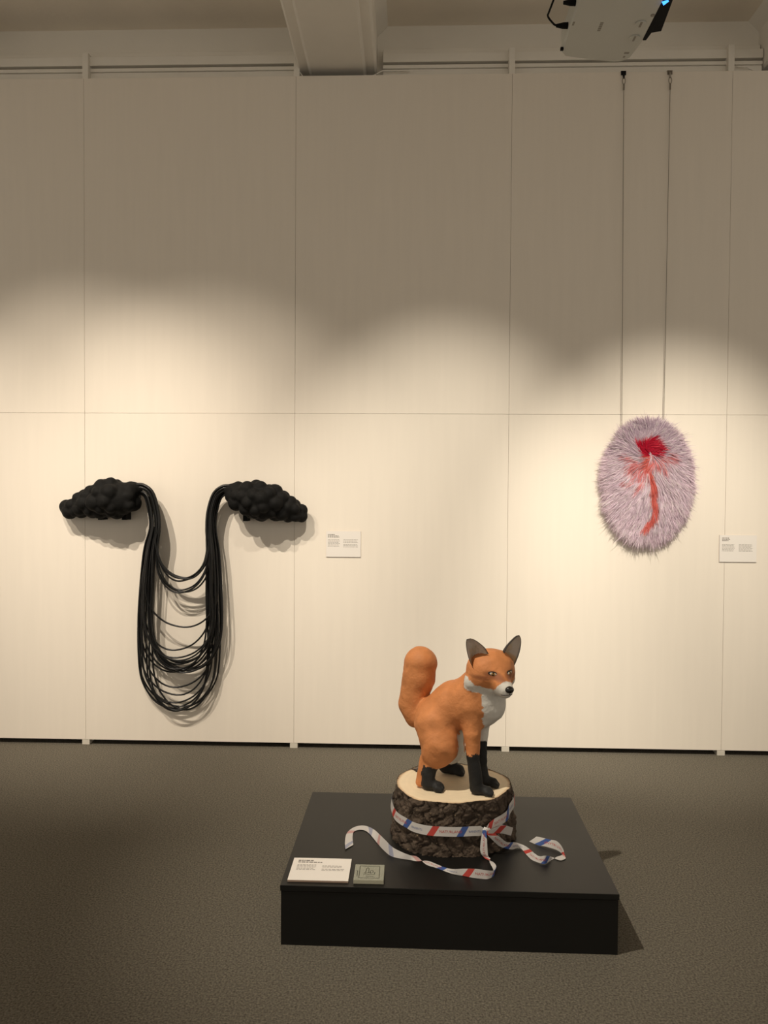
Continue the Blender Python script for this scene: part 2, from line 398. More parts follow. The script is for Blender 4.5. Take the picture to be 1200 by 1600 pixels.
# front legs
cone('leg_n', J(737, 1108, -1.60, 23), J(738, 1146, -1.625, 13.5)); cone('leg_n', J(738, 1146, -1.625, 13.5), J(739, 1182, -1.634, 9.8)); cone('leg_n', J(739, 1182, -1.634, 9.8), W3(.304, -1.638, ZG+.024, .024))
cone('leg_n', W3(.302, -1.638, ZG+.018, .019), W3(.345, -1.646, ZG+.014, .0165))
for dy in (-.016, 0, .016): cone('leg_n', W3(.338, -1.646+dy, ZG+.012, .011), W3(.358-abs(dy)*.3, -1.648+dy*1.1, ZG+.008, .0095))
cone('leg_f', J(752, 1110, -1.565, 18), J(751, 1150, -1.562, 10.5)); cone('leg_f', J(751, 1150, -1.562, 10.5), J(751, 1190, -1.556, 9.2)); cone('leg_f', J(751, 1190, -1.556, 9.2), W3(.336, -1.553, ZG+.022, .022))
cone('leg_f', W3(.336, -1.553, ZG+.018, .019), W3(.374, -1.562, ZG+.014, .0165))
for dy in (-.016, 0, .016): cone('leg_f', W3(.370, -1.562+dy, ZG+.012, .011), W3(.388-abs(dy)*.3, -1.564+dy*1.1, ZG+.008, .0095))
# tail
TL = [J(668, 1122, -1.475, 18), J(652, 1116, -1.45, 19), J(645, 1100, -1.44, 20), J(648, 1082, -1.44, 21), J(654, 1060, -1.44, 24), J(657, 1036, -1.44, 26)]
for a, b in zip(TL[:-1], TL[1:]): cone('tail', a, b)
# head
ell('head', HP(-.008, 0, .006), AXH, (.082, .090, .072))
for s in (-1, 1):
    GR['head'].append(('c', HP(.005, .044*s, -.024), HP(-.006, .074*s, -.040), .043, .027))
GR['head'].append(('c', HP(.030, 0, -.010), HP(.090, 0, -.026), .050, .027)); GR['head'].append(('c', HP(.090, 0, -.027), HP(.114, 0, -.032), .0265, .0215))
GR['head'].append(('c', HP(.04, 0, -.040), HP(.108, 0, -.047), .028, .0150))
GKEY = list(GR)
SK = {'torso': .03, 'chest': .03, 'neck': .03, 'thigh_n': .022, 'thigh_f': .02, 'hind_n': .007, 'hock_n': .01, 'hind_f': .007, 'leg_n': .007, 'leg_f': .007, 'tail': .02, 'head': .022}
def prim(P, q): return sd_cone(P, q[1], q[2], q[3], q[4]) if q[0] == 'c' else sd_ell(P, q[1], q[2], q[3])
def group_d(P, g):
    d = None
    for q in GR[g]:
        e = prim(P, q); d = e if d is None else smin(d, e, SK[g])
    return d
def lump(P, s, a):
    x, y, z = P[..., 0]*s, P[..., 1]*s, P[..., 2]*s
    return a*(np.sin(x+1.3*np.sin(y*.9+.4))*np.sin(y*1.1+1.2*np.sin(z*.8+1.))*np.sin(z*1.05+1.1*np.sin(x*.95)))
JOIN = {'torso': .03, 'chest': .035, 'neck': .03, 'thigh_n': .020, 'thigh_f': .02, 'hind_n': .006, 'hock_n': .006, 'hind_f': .010, 'leg_n': .022, 'leg_f': .016, 'tail': .010, 'head': .014}
def fox_sdf(P):
    d = None
    for g in GKEY:
        e = group_d(P, g); d = e if d is None else smin(d, e, JOIN[g])
    return d+lump(P, 42, .0022)+lump(P+3, 105, .0009)
fv, ff = surface_nets(fox_sdf, (-.01, -1.78, .372), (.50, -1.34, .935), .0040)
# flat soles on the sawn top
fv[:, 2] = np.maximum(fv[:, 2], ZG-.0002)
me_n = np.zeros_like(fv)
a, b, c = fv[ff[:, 0]], fv[ff[:, 1]], fv[ff[:, 2]]
fn = np.cross(b-a, c-a)
for k in range(4): np.add.at(me_n, ff[:, k], fn)
me_n /= np.linalg.norm(me_n, axis=1)[:, None]+1e-12
P32 = fv.astype(np.float32)
gd = np.stack([group_d(P32, g) for g in GKEY], 1); gi = np.argmin(gd, 1)
isg = lambda *n: np.isin(gi, [GKEY.index(x) for x in n])
ORANGE = np.array([.58, .225, .080]); BLACK = np.array([.016, .016, .0155]); WHITE = np.array([.66, .63, .57]); BROWN = np.array([.16, .045, .018])
nz = lump(P32, 160, 1.0); nz2 = lump(P32+5, 60, 1.)
col = ORANGE*(1+.10*nz2[:, None])
def put(mask, cval):
    col[mask] = cval
Cc = at(755, 1100, -1.59); q = fv-Cc; tq = q@HB; sq = q@NB; z = fv[:, 2]
put(isg('chest', 'neck', 'torso', 'leg_f') & (tq+.012*nz+.010*nz2 > .022+.25*np.maximum(z-.78, 0)) & (z > .5), WHITE)
put(isg('leg_f') & (z > .46), WHITE)
put(isg('torso', 'thigh_f', 'chest') & (sq < .035) & ((me_n[:, 2] < -.25) | (isg('thigh_f') & (me_n@NB > 0))) & (z < .64), WHITE)
put(isg('thigh_n') & (me_n@NB < -.1) & (me_n@HB > -.2), WHITE)
jag = .006*nz+.008*nz2
put(isg('leg_n') & (z+jag < .535), BLACK)
put(isg('leg_f') & (z+jag < .565), BLACK)
put(isg('hind_n') & (z+jag < .475), BLACK); put(isg('hind_f') & (z < .46), BLACK)
# face
hq = (fv-HC)@AXH.T; hf, hl, hu = hq.T; al = np.abs(hl); hd = isg('head') | (isg('neck') & (hu > -.07) & (hf > .01))
jw = np.interp(hf, [-.08, -.03, 0, .025, .05, .085, .104, .122, .14], [-.03, -.018, -.016, -.036, -.046, -.040, -.024, .02, .05])
put(hd & (hu+.004*nz < jw) & (hf > -.045), WHITE)
put(hd & (hf < -.02) & (hu < -.045) & (hu > -.09) & (al > .045), BROWN*1.2)
EY = HP(.058, .034, .014)
for s in (-1, 1):
    du = hu-.012-.12*(al-.034); dl = al-.031
    smd = hd & (hf > .02)
    sa_ = (np.clip(1.25-((dl/.031)**2+((du+.004)/.015)**2), 0, 1)*smd*.5)[:, None]; col = col*(1-sa_)+BROWN*sa_
    wa_ = (np.clip(1.2-((al-.066)/.026)**2-((hu+.006)/.010)**2, 0, 1)*hd*(hf > -.03)*.42)[:, None]; col = col*(1-wa_)+BROWN*wa_
M['fox'] = newmat('painted_fox', rough=.62, spec=.3, bump=.0016, bscale=110, var=.08, vscale=30, attr='Col')
fox = empty('fox_sculpture', (.2, -1.54, SZ1)); tag(fox, 'painted orange fox sculpture with black legs sitting on the tree stump', 'sculpture')
mesh('fox_body', fv, ff, M['fox'], fox, True, col=col)
# eyes and nose
def ellips(name, c, ax, r, mat, parent, colfn=None, sub=3):
    bm = bmesh.new(); bmesh.ops.create_icosphere(bm, subdivisions=sub, radius=1)
    L = [np.array(v.co) for v in bm.verts]; F = [[v.index for v in f.verts] for f in bm.faces]; bm.free()
    V = [c+sum(ax[k]*r[k]*p[k] for k in range(3)) for p in L]
    return mesh(name, V, F, mat, parent, True, col=np.array([colfn(p) for p in L]) if colfn else None)
M['eye'] = newmat('glass_eye', rough=.08, spec=.6, attr='Col'); M['rim'] = newmat('dark_eye_rim', (.022, .011, .007), .6, .3); M['nose'] = newmat('glossy_black_nose', (.012, .011, .010), .25, .5)
def ray_surf(l, u, lo=-.02, hi=.16):
    fs = np.linspace(hi, lo, 400); P = np.array([HP(f_, l, u) for f_ in fs], np.float32); d = fox_sdf(P); i = int(np.argmax(d < 0)); return fs[i]
for s in (-1, 1):
    ef = ray_surf(.031*s, .012)
    n_ = Fv*.86+Lv*s*.45+Uv*.1; n_ /= np.linalg.norm(n_); t_ = np.cross(Uv, n_); t_ /= np.linalg.norm(t_); t_ = t_+Uv*.14*s*np.sign(t_@Lv); t_ /= np.linalg.norm(t_); u_ = np.cross(n_, t_); u_ = u_ if u_@Uv > 0 else -u_
    def ec(p):
        if p[0] > .3:
            r = math.hypot((p[1]+.0)*1.0, p[2]*.62)
            if abs(p[1]) < .13: return (.01, .008, .006)
            if r < .52: return (.36, .19, .045)
            return (.52, .49, .43)
        return (.6, .56, .5)
    ellips('eye_rim', HP(ef-.0048, .031*s, .012), [n_, t_, u_], (.0062, .0205, .0098), M['rim'], fox, None, 3)
    ellips('eye', HP(ef-.0045, .031*s, .012), [n_, t_, u_], (.0085, .0150, .0068), M['eye'], fox, ec, 4)
nf_ = ray_surf(0, -.026)
ellips('nose', HP(nf_-.001, 0, -.026), [Fv, Lv, Uv], (.0125, .0165, .0125), M['nose'], fox)
ml = [HP(ray_surf(l_, u_)+.0004, l_, u_) for l_, u_ in [(l_, -.0445+9*l_*l_*(-1)) for l_ in np.linspace(-.022, .022, 15)]]
tube('mouth', ml, .0013, M['rim'], fox, 6)
tube('philtrum', [HP(ray_surf(0, u_)+.0003, 0, u_) for u_ in np.linspace(-.036, -.0445, 5)], .0010, M['rim'], fox, 6)
# ears (cupped, dark rim, grey inside)
OUT = [(.088, .020), (.106, .058), (.115, .092), (.116, .114), (.1125, .124)]
INN = [(.034, .074), (.048, .096), (.072, .116), (.090, .127), (.103, .1305)]
M['ear'] = newmat('painted_ear', rough=.6, spec=.3, bump=.002, bscale=140, attr='Col')
for s in (-1, 1):
    nv, nu = 22, 17
    eo = catmull(OUT, nv); ei = catmull(INN, nv); V = []; CC = []
    for side in (0, 1):
        for i in range(nv):
            t = i/(nv-1); cup = .050*(1-t)**.8
            for k in range(nu):
                cc_ = -1+2*k/(nu-1); w = (k/(nu-1)); p = eo[i]*(1-w)+ei[i]*w
                f_ = .022-.016*t-cup*(1-cc_**2)+(.012*(w-.3))
                rimd = min((1-abs(cc_)), (1-t)*1.2)
                if side: f_ -= .005
                V.append(HP(f_, p[0]*.965*s, p[1]))
                if side or rimd < .10: CC.append((.018, .012, .010))
                else:
                    g = .5+.5*math.sin(w*40+t*9)*math.sin(t*31+w*5)
                    base = np.array([.64, .58, .51])
                    if w > .35 and t < .55: base = base+np.array([.16, .12, .06])*g*(1-t)
                    if t < .16 and w < .5: base = np.array([.62, .45, .27])
                    CC.append(tuple(base))
    F = []
    for side in (0, 1):
        o_ = side*nv*nu
        for i in range(nv-1):
            for k in range(nu-1):
                qd = (o_+i*nu+k, o_+i*nu+k+1, o_+(i+1)*nu+k+1, o_+(i+1)*nu+k); F.append(qd if (side == 0) == (s == 1) else qd[::-1])
    B = nv*nu
    for k in range(nu-1): F.append(((nv-1)*nu+k, (nv-1)*nu+k+1, B+(nv-1)*nu+k+1, B+(nv-1)*nu+k))
    for i in range(nv-1):
        F.append((i*nu, (i+1)*nu, B+(i+1)*nu, B+i*nu)); F.append((i*nu+nu-1, B+i*nu+nu-1, B+(i+1)*nu+nu-1, (i+1)*nu+nu-1))
    ea = mesh('ear', V, F, M['ear'], fox, True, col=np.array(CC))
    # tuft of pale hair inside the ear
    V = []; F = []
    for _ in range(60):
        w = random.uniform(.40, .78); t = random.uniform(.0, .30); i = int(t*(nv-1)); p = eo[i]*(1-w)+ei[i]*w
        cc_ = -1+2*w; f_ = .022-.016*t-.05*(1-t)**.8*(1-cc_**2)+.012*(w-.3)+.001
        a_ = HP(f_, p[0]*.965*s, p[1]); b_ = HP(f_+.010, (p[0]+random.uniform(.004, .018))*s, p[1]+random.uniform(.006, .018))
        sd = np.cross(b_-a_, Fv); sd = sd/np.linalg.norm(sd)*.0011; k = len(V); V += [a_-sd, a_+sd, b_]; F.append((k, k+1, k+2))
    mesh('ear_tuft', V, F, newmat('ear_hair', (.75, .65, .50), .7, .2), ea)
adopt(fox)

# ------------------------------------------------------------------ striped ribbon tied round the stump
def ribbon_mat(name, fade):
    m = bpy.data.materials.new(name); m.use_nodes = True; nt = m.node_tree; N = nt.nodes; L = nt.links
    b = N['Principled BSDF']; b.inputs['Roughness'].default_value = .5; b.inputs['Specular IOR Level'].default_value = .3
    uv = N.new('ShaderNodeUVMap'); sp = N.new('ShaderNodeSeparateXYZ'); L.new(uv.outputs[0], sp.inputs[0])
    sl = N.new('ShaderNodeMath'); sl.operation = 'MULTIPLY_ADD'; L.new(sp.outputs[1], sl.inputs[0]); sl.inputs[1].default_value = -.62; L.new(sp.outputs[0], sl.inputs[2])
    md = N.new('ShaderNodeMath'); md.operation = 'FLOORED_MODULO'; L.new(sl.outputs[0], md.inputs[0]); md.inputs[1].default_value = .21
    r = N.new('ShaderNodeValToRGB'); dv = N.new('ShaderNodeMath'); dv.operation = 'DIVIDE'; L.new(md.outputs[0], dv.inputs[0]); dv.inputs[1].default_value = .21
    L.new(dv.outputs[0], r.inputs[0]); cr = r.color_ramp; cr.interpolation = 'CONSTANT'
    wh = np.array([.70, .67, .64]); red = np.array([.60, .050, .035])*(1-fade)+wh*fade; blu = np.array([.035, .10, .36])*(1-fade)+wh*fade
    cr.elements[0].position = 0; cr.elements[0].color = (*red, 1); cr.elements[1].position = .115; cr.elements[1].color = (*wh, 1)
    e = cr.elements.new(.5); e.color = (*blu, 1); e = cr.elements.new(.615); e.color = (*wh, 1)
    L.new(r.outputs[0], b.inputs['Base Color'])
    tr = N.new('ShaderNodeBsdfTranslucent'); L.new(r.outputs[0], tr.inputs[0]); mx = N.new('ShaderNodeMixShader'); mx.inputs[0].default_value = .25
    L.new(b.outputs[0], mx.inputs[1]); L.new(tr.outputs[0], mx.inputs[2]); L.new(mx.outputs[0], N['Material Output'].inputs[0])
    return m
RBF, RBB = ribbon_mat('ribbon_print', 0.05), ribbon_mat('ribbon_reverse', .55)
RTXT = {'r': newmat('red_lettering', (.50, .10, .09), .6, .2), 'b': newmat('blue_lettering', (.16, .19, .34), .6, .2)}
def text_mesh(body, size):
    cu = bpy.data.curves.new('t', 'FONT'); cu.body = body; cu.size = size; cu.align_x = 'LEFT'; cu.resolution_u = 1
    o = bpy.data.objects.new('t', cu); COL.objects.link(o); bpy.context.view_layer.update()
    me = o.evaluated_get(bpy.context.evaluated_depsgraph_get()).to_mesh()
    v = np.array([p.co[:] for p in me.vertices]); f = [tuple(p.vertices) for p in me.polygons]
    bpy.data.objects.remove(o); bpy.data.curves.remove(cu)
    return v, f
TXT = {'r': text_mesh('NATURLAND', .0135), 'b': text_mesh('BARENTS', .0105)}
RW = .033
def ribbon(name, A, B, parent, s0=0., n=120, letters=True, flip=False, fold=0):
    """ruled strip between edge curves A (upper edge) and B (lower edge)"""
    a = catmull(A, n); b = catmull(B, n); mid = (a+b)/2
    ds = np.r_[0, np.cumsum(np.linalg.norm(np.diff(mid, axis=0), axis=1))]; S = s0+ds
    if flip: S = s0-ds
    m = 5; T = np.gradient(mid, axis=0); Wd = a-b; Nn = np.cross(T, Wd); Nn /= np.linalg.norm(Nn, axis=1)[:, None]+1e-9
    if flip: Nn = -Nn
    V = []; UV = []; F = []; mi = []
    for side in (0, 1):
        for i in range(n):
            for k in range(m):
                w = k/(m-1); V.append(b[i]*(1-w)+a[i]*w-(Nn[i]*.0006 if side else 0)); UV.append((S[i], (w-.5)*RW))
    for side in (0, 1):
        for i in range(n-1):
            for k in range(m-1):
                o_ = side*n*m; qd = (o_+i*m+k, o_+(i+1)*m+k, o_+(i+1)*m+k+1, o_+i*m+k+1); F.append(qd if (side == 0) != flip else qd[::-1]); mi.append(side)
    o = mesh(name, V, F, [RBF, RBB], parent, True, midx=mi)
    ul = o.data.uv_layers.new(name='UVMap'); vi = np.zeros(len(o.data.loops), int); o.data.loops.foreach_get('vertex_index', vi)
    ul.data.foreach_set('uv', np.array(UV)[vi].ravel().astype(np.float32))
    if letters:
        for key, ph in (('r', .034), ('b', .139)):
            tv, tf = TXT[key]; wtxt = tv[:, 0].max()
            lo, hi = min(S), max(S)
            for kk in range(int(lo/.21)-2, int(hi/.21)+2):
                st_ = kk*.21+ph
                if st_ < lo+.002 or st_+wtxt > hi-.002: continue
                V = []
                for p in tv:
                    sv = st_+p[0]; vv = p[1]-.0045
                    tt = (sv-s0) if not flip else (s0-sv)
                    x = np.interp(tt, ds, np.arange(n)); i = min(int(x), n-2); fr = x-i
                    w = .5+vv/RW
                    pt = (b[i]*(1-w)+a[i]*w)*(1-fr)+(b[i+1]*(1-w)+a[i+1]*w)*fr
                    V.append(pt+Nn[i]*.0005)
                mesh('lettering', V, tf, RTXT[key], o)['kind'] = 'stuff'
    return o, S
rb = empty('striped_ribbon'); tag(rb, 'white ribbon with red and blue stripes tied round the tree stump', 'ribbon')
def on_stump(px, py, off=.006):
    v = ray(px, py); best = None
    for t in np.linspace(2.4, 3.3, 1800):
        p = CAM+v*t; r = math.hypot(p[0]-SX, p[1]-SY); th_ = math.atan2(p[1]-SY, p[0]-SX)
        d = r-(float(stump_r(np.array(th_), np.array(p[2])))+off)
        if best is None or abs(d) < best[0]: best = (abs(d), th_, p[2])
        if d < 0: break
    return best[1], best[2]
bandpx = [(614.5, 1262), (620, 1274), (634, 1284), (646, 1291), (667, 1296.5), (691, 1298.5), (715, 1299), (735, 1298), (757, 1296)]
bandpx2 = [(757, 1296), (772, 1286), (784, 1279), (792, 1272), (797, 1260)]
def ring(pts, back):
    c = [on_stump(x, y) for x, y in pts]; th_ = np.unwrap([q_[0] for q_ in c]); return np.c_[th_, [q_[1] for q_ in c]]
c1 = ring(bandpx, 0); c2 = ring(bandpx2, 0)
fr_ = np.vstack([c1, c2[1:]])
th_all = fr_[:, 0].copy()
# close the loop behind the stump
tb = np.linspace(th_all[-1], th_all[0]+2*np.pi, 6)[1:-1]; zb = np.interp(tb, [th_all[-1], th_all[0]+2*np.pi], [fr_[-1, 1], fr_[0, 1]])+.006
order = np.vstack([fr_, np.c_[tb, zb], [[fr_[0, 0]+2*np.pi, fr_[0, 1]]]])
tt = catmull(order, 160)
def bandpt(t_, z_, dz, off): 
    r = float(stump_r(np.array(t_), np.array(z_+dz)))+off; return (SX+r*math.cos(t_), SY+r*math.sin(t_), z_+dz)
kn_th = c1[-1, 0]
def pinch(t_): return min(1, .22+abs(t_-kn_th)/.10)
A = [bandpt(t_, z_, RW/2*pinch(t_), .0105) for t_, z_ in tt]; B = [bandpt(t_, z_, -RW/2*pinch(t_), .0105) for t_, z_ in tt]
ribbon('band', A, B, rb, s0=-.020, n=220)
KN = np.array(bandpt(kn_th, c1[-1, 1], 0, .012))
kbm = bmesh.new(); bmesh.ops.create_icosphere(kbm, subdivisions=3, radius=1)
for q_ in kbm.verts:
    w = 1+.15*math.sin(q_.co.x*6+q_.co.z*4); q_.co = Vector(KN)+Vector((q_.co.x*.010*w, q_.co.y*.008*w, q_.co.z*.011*w))
M['ribbon_white'] = newmat('ribbon_white', (.70, .68, .66), .5, .3, bump=.002, bscale=120)
from_bm('knot', kbm, M['ribbon_white'], rb, True)
def E(kind, *p):      # edge point: 'f' flat on plinth, 'u' upright above (x,y,depth) given
    return atz(p[0], p[1], PT+.0015) if kind == 'f' else at(*p)
def strip(name, ctrl, s0, flip=False, n=140):
    """ctrl rows: (ax,ay,bx,by,mode): b = lower edge, on the plinth or at depth; a = upper edge"""
    A = []; B = []; sw = False
    for r in ctrl:
        if r == 'twist': sw = not sw; continue
        ax_, ay_, bx_, by_, md = r[:5]
        if md == 'f': b_ = atz(bx_, by_, PT+.0015); a_ = atz(ax_, ay_, PT+.0035)
        elif md == 'v': b_ = atz(bx_, by_, PT+.0015); a_ = at(ax_, ay_, b_[1]+.004)
        else: b_ = at(bx_, by_, md); a_ = at(ax_, ay_, md)
        a_[2] = max(a_[2], PT+.003); b_[2] = max(b_[2], PT+.002)
        if sw: a_, b_ = b_, a_
        A.append(a_); B.append(b_)
    return ribbon(name, A, B, rb, s0=s0, flip=flip, n=n)
yk = KN[1]-.008
left = ['twist', (760, 1297, 754, 1297, yk), (761, 1316, 751, 1316, yk-.012), (762.5, 1336, 751, 1332, yk-.02), (766, 1343, 758, 1341, yk-.022), 'twist', (771, 1347.5, 765, 1347, -1.80), (775.5, 1354, 771, 1359, -1.845), (772, 1360, 772, 1368, 'v'), (762, 1360, 763, 1373.5, 'v'), (750, 1358.5, 753, 1373.5, 'v'), (737, 1357.4, 737, 1371.5, 'v'), (724, 1357.4, 724, 1368.8, 'v'), (708, 1358, 708, 1366, 'v'), (694, 1355, 694, 1361, 'f'), (683, 1350.5, 681, 1356, 'f'), (668, 1345, 666, 1351, 'f'), 'twist', (652, 1339, 652, 1346, 'f'), (640, 1336, 641, 1344, 'v'), (626, 1330.5, 620, 1340.6, 'v'), (612.5, 1323, 609, 1336.5, 'v'), (602.5, 1313, 599, 1328, 'v'), (595, 1305.6, 590, 1318, 'v'), (586, 1297.5, 580, 1306, 'f'), (576, 1292, 573, 1299.5, 'f'), (566, 1290, 566, 1297, 'f'), (555, 1292, 558, 1297.5, 'f'), (546.5, 1297, 552.5, 1300.5, 'f'), (541, 1304, 551, 1306, 'f'), (539, 1315, 551, 1313, 'f'), (539.5, 1327, 552, 1320.5, 'f')]
strip('ribbon_tail', left, .124, flip=True, n=260)
right = [(764, 1293, 757, 1299, yk+.004), (772, 1301, 763, 1306, yk), (781, 1308, 771, 1314, yk+.004), (790, 1315, 780, 1322, -1.71), (796, 1316.5, 791, 1326, -1.70), (803, 1316, 801, 1327.5, 'v'), (810, 1317.5, 808, 1325.5, 'v'), (820, 1321.5, 815, 1327, 'v'), (828, 1327, 821, 1334, 'v'), (836, 1334, 830, 1343, 'v'), (843, 1338, 840, 1347.5, 'v'), (851, 1337, 850, 1350, 'v'), (857, 1337.5, 856, 1347.5, 'v'), (864, 1339.5, 864, 1342.5, 'f'), 'twist', (870, 1339, 869.5, 1343, 'f'), (876, 1337, 877, 1344.5, 'f'), (881, 1333, 884, 1341, 'f'), (880, 1327.5, 879, 1335, 'v'), (875, 1319, 873, 1330, 'v'), (868, 1313.5, 865, 1326.5, 'v'), (860, 1312, 853, 1323, 'v'), (850, 1309.5, 840, 1320.5, 'v'), (838.5, 1307, 827, 1315, 'v')]
strip('ribbon_tail', right, -.005, n=200)
# bow loop: out to the right, round and back
dr = np.array([math.cos(kn_th+math.pi/2), math.sin(kn_th+math.pi/2), 0]); nr = np.array([math.cos(kn_th), math.sin(kn_th), 0]); up = np.array([0, 0, 1.])
LP = [(0, .004, 0, .006), (.020, .016, .006, .012), (.048, .026, .008, .0165), (.078, .026, -.004, .0165), (.100, .016, -.016, .0165), (.102, -.002, -.022, .0165), (.080, -.010, -.012, .0165), (.050, -.008, .000, .014), (.02, -.002, .002, .008), (0, .002, 0, .005)]
A = []; B = []
for d_, o_, z_, hw in LP:
    c = KN+dr*d_+nr*(o_+.014-.9*d_*d_)+up*z_; tl = up*hw+nr*hw*.35
    A.append(c+tl); B.append(c-tl)
ribbon('bow_loop', A, B, rb, s0=-.03, n=70, letters=False)
rb.location = (SX, SY, PT); adopt(rb)

# ------------------------------------------------------------------ black cloud-and-cord wall sculpture
ws = empty('wall_sculpture', (-1.2, 0, 1.35)); tag(ws, 'black wall sculpture of two knobbly cloud lobes joined by hanging rubber cords', 'sculpture')
def cloud(name, spine, snout, nb, seed, x0, sm):
    r = np.random.default_rng(seed); C = [J(x, y, -.02-rr*.0037*.95, rr) for x, y, rr in spine]
    prims = [(C[i][0], C[i+1][0], C[i][1]*.88, C[i+1][1]*.88) for i in range(len(C)-1)]
    sn = [J(x, y, Yd, rr) for x, y, Yd, rr in snout]
    base = lambda P: np.minimum.reduce([sd_cone(P, *p) for p in prims])
    # bumps spread over the core surface
    pts = []; tries = 0
    lo = np.min([c[0]-c[1] for c in C], 0); hi = np.max([c[0]+c[1] for c in C], 0)
    while len(pts) < nb and tries < 40000:
        tries += 1; i = r.integers(0, len(prims)); t = r.uniform(); a, b, ra, rb_ = prims[i]
        n = r.normal(size=3); n /= np.linalg.norm(n); p = a+(b-a)*t+n*(ra+(rb_-ra)*t)
        if p[1] > -.03 or base(p[None].astype(np.float32))[0] < -.004: continue
        if abs(p[0]-sn[0][0][0]) < sm: continue
        rr = r.uniform(.030, .050)
        if any(np.linalg.norm(p-q_[0]) < .80*(rr+q_[1])*.82 for q_ in pts): continue
        pts.append((p-n*rr*.42, rr, n))
    def fn(P):
        d = base(P)
        for a, b in zip(sn[:-1], sn[1:]): d = smin(d, sd_cone(P, a[0], b[0], a[1], b[1]), .03)
        for p, rr, n in pts:
            q_ = P-p.astype(np.float32); d = smin(d, np.sqrt((q_*q_).sum(-1))-rr, .009)
        return d+lump(P, 90, .0012)
    lo = np.minimum(lo, np.min([s_[0] for s_ in sn], 0)-.03)-.03; hi = np.maximum(hi, np.max([s_[0] for s_ in sn], 0)+.03)+.03
    hi[1] = min(hi[1], -.008)
    v, f = surface_nets(fn, lo, hi, .004)
    return mesh(name, v, f, M['foam'], ws, True)
cloud('cloud_lobe', [(106, 796, 11), (124, 790, 17), (148, 783, 24), (172, 778, 31), (188, 780, 29), (196, 778, 23)], [(196, 772, -.10, 20), (207, 764, -.10, 10), (216, 763, -.10, 7)], 90, 3, 0, .045)
cloud('cloud_lobe', [(377, 776, 22), (396, 780, 29), (412, 783, 30), (436, 789, 22), (456, 797, 17), (470, 803, 11)], [(377, 772, -.10, 18), (365, 766, -.10, 9), (356, 765, -.10, 7)], 90, 8, 1, .02)
for x, y in ((160, 806), (197, 806), (385, 808), (432, 808)):
    p = at(x, y, -.05); box('bracket', p[0]-.012, p[0]+.012, -.085, -.002, p[2]-.022, p[2]+.03, M['black'], ws)
bottoms = [903, 905, 908, 904, 922, 926, 925, 980, 1016, 1028, 1032, 1034, 1036, 1038, 1044, 1046, 1047, 1048, 1049, 1050, 1051, 1047, 1045, 1074, 1086, 1098, 1106, 1108, 1110, 1111, 1104, 1109]
cr = np.random.default_rng(4)
LC_ = [(212, 764, 0, -1), (223, 765, .25, -.97), (233, 774, .75, -.66), (239.5, 797, .97, -.24), (242, 825, 1, 0)]
RC_ = [(360, 766, 0, -1), (349, 767, -.25, -.97), (339, 776, -.75, -.66), (332, 799, -.97, -.24), (330, 827, -1, 0)]
nb_ = len(bottoms)
for i, yb in enumerate(bottoms):
    t = (yb-900)/210
    s_ = cr.uniform(.45, 1) if yb < 930 else cr.uniform(-1, .8)
    s2 = cr.uniform(.45, 1) if yb < 930 else cr.uniform(-1, .9)
    xl = 234+13*s_-5*t; xr = 337-14*s2-3*t
    if yb in (1086, 1104): xl = 218
    cx_ = (xl+xr)/2-2+cr.uniform(-5, 8); hh = (50+20*t)*cr.uniform(.9, 1.15); ye = yb-hh
    dp = min(-.125+.08*(i/nb_)+cr.uniform(-.03, .03), -.025); w1, w2 = cr.uniform(-.025, .025, 2)
    dt = lambda q: -.10-.018*q
    qd = cr.uniform(-1, 1)
    pts = [(x+nx*8.5*s_, y+ny*8.5*s_, dt(qd)+(dp+w1-dt(qd))*k/5) for k, (x, y, nx, ny) in enumerate(LC_)]
    if ye > 880:
        pts += [(xl*.6+(242+8*s_)*.4, 865, dp+w1)]
        if ye > 935: pts += [(xl+cr.uniform(-2, 2), 865+(ye-865)*.55, dp+w1*.5)]
    pts += [(xl, ye, dp)]
    for a_ in (30, 60, 90, 120, 150):
        ca, sa = math.cos(math.radians(a_)), math.sin(math.radians(a_)); hw = (cx_-xl) if a_ < 90 else (xr-cx_)
        pts.append((cx_-ca*hw, ye+hh*sa, dp))
    pts += [(xr, ye, dp)]
    rp = []
    if ye > 880:
        rp += [(xr*.6+(330-8*s2)*.4, 865, dp+w2)]
        if ye > 935: rp += [(xr+cr.uniform(-2, 2), 865+(ye-865)*.55, dp+w2*.5)]
    pts += rp[::-1]
    pts += [(x+nx*8.5*s2, y+ny*8.5*s2, dt(qd)+(dp+w2-dt(qd))*k/5) for k, (x, y, nx, ny) in enumerate(RC_)][::-1]
    tube('cord', catmull([at(*p) for p in pts], 90), .0050, M['rubber'], ws, 7)
adopt(ws)

# ------------------------------------------------------------------ pink fur oval with hanging wires
fo = empty('fur_oval', (1.39, 0, 1.16)); tag(fo, 'oval lilac fur wall piece with a red flower pattern hanging from wires', 'artwork')
OC = at(1011, 752, -.02); OA, OB = .217, .326
def oval_r(a): return 1/np.sqrt((np.cos(a)/OA)**2+(np.sin(a)/OB)**2)
V = []; F = []; nseg = 72
rings = [(0, -.045), (.4, -.044), (.75, -.040), (.93, -.032), (1.0, -.018), (1.0, -.004)]
for q_, y_ in rings:
    for k in range(nseg):
        a_ = 2*math.pi*k/nseg; r = float(oval_r(a_))*max(q_, .001); V.append((OC[0]+r*math.cos(a_), y_, OC[2]+r*math.sin(a_)))
for j in range(len(rings)-1):
    for k in range(nseg): F.append((j*nseg+k, (j+1)*nseg+k, (j+1)*nseg+(k+1) % nseg, j*nseg+(k+1) % nseg))
F.append(tuple((len(rings)-1)*nseg+k for k in range(nseg))[::-1])
mesh('backing', V, F, newmat('fur_backing', (.42, .32, .36), .9, .1), fo, True)
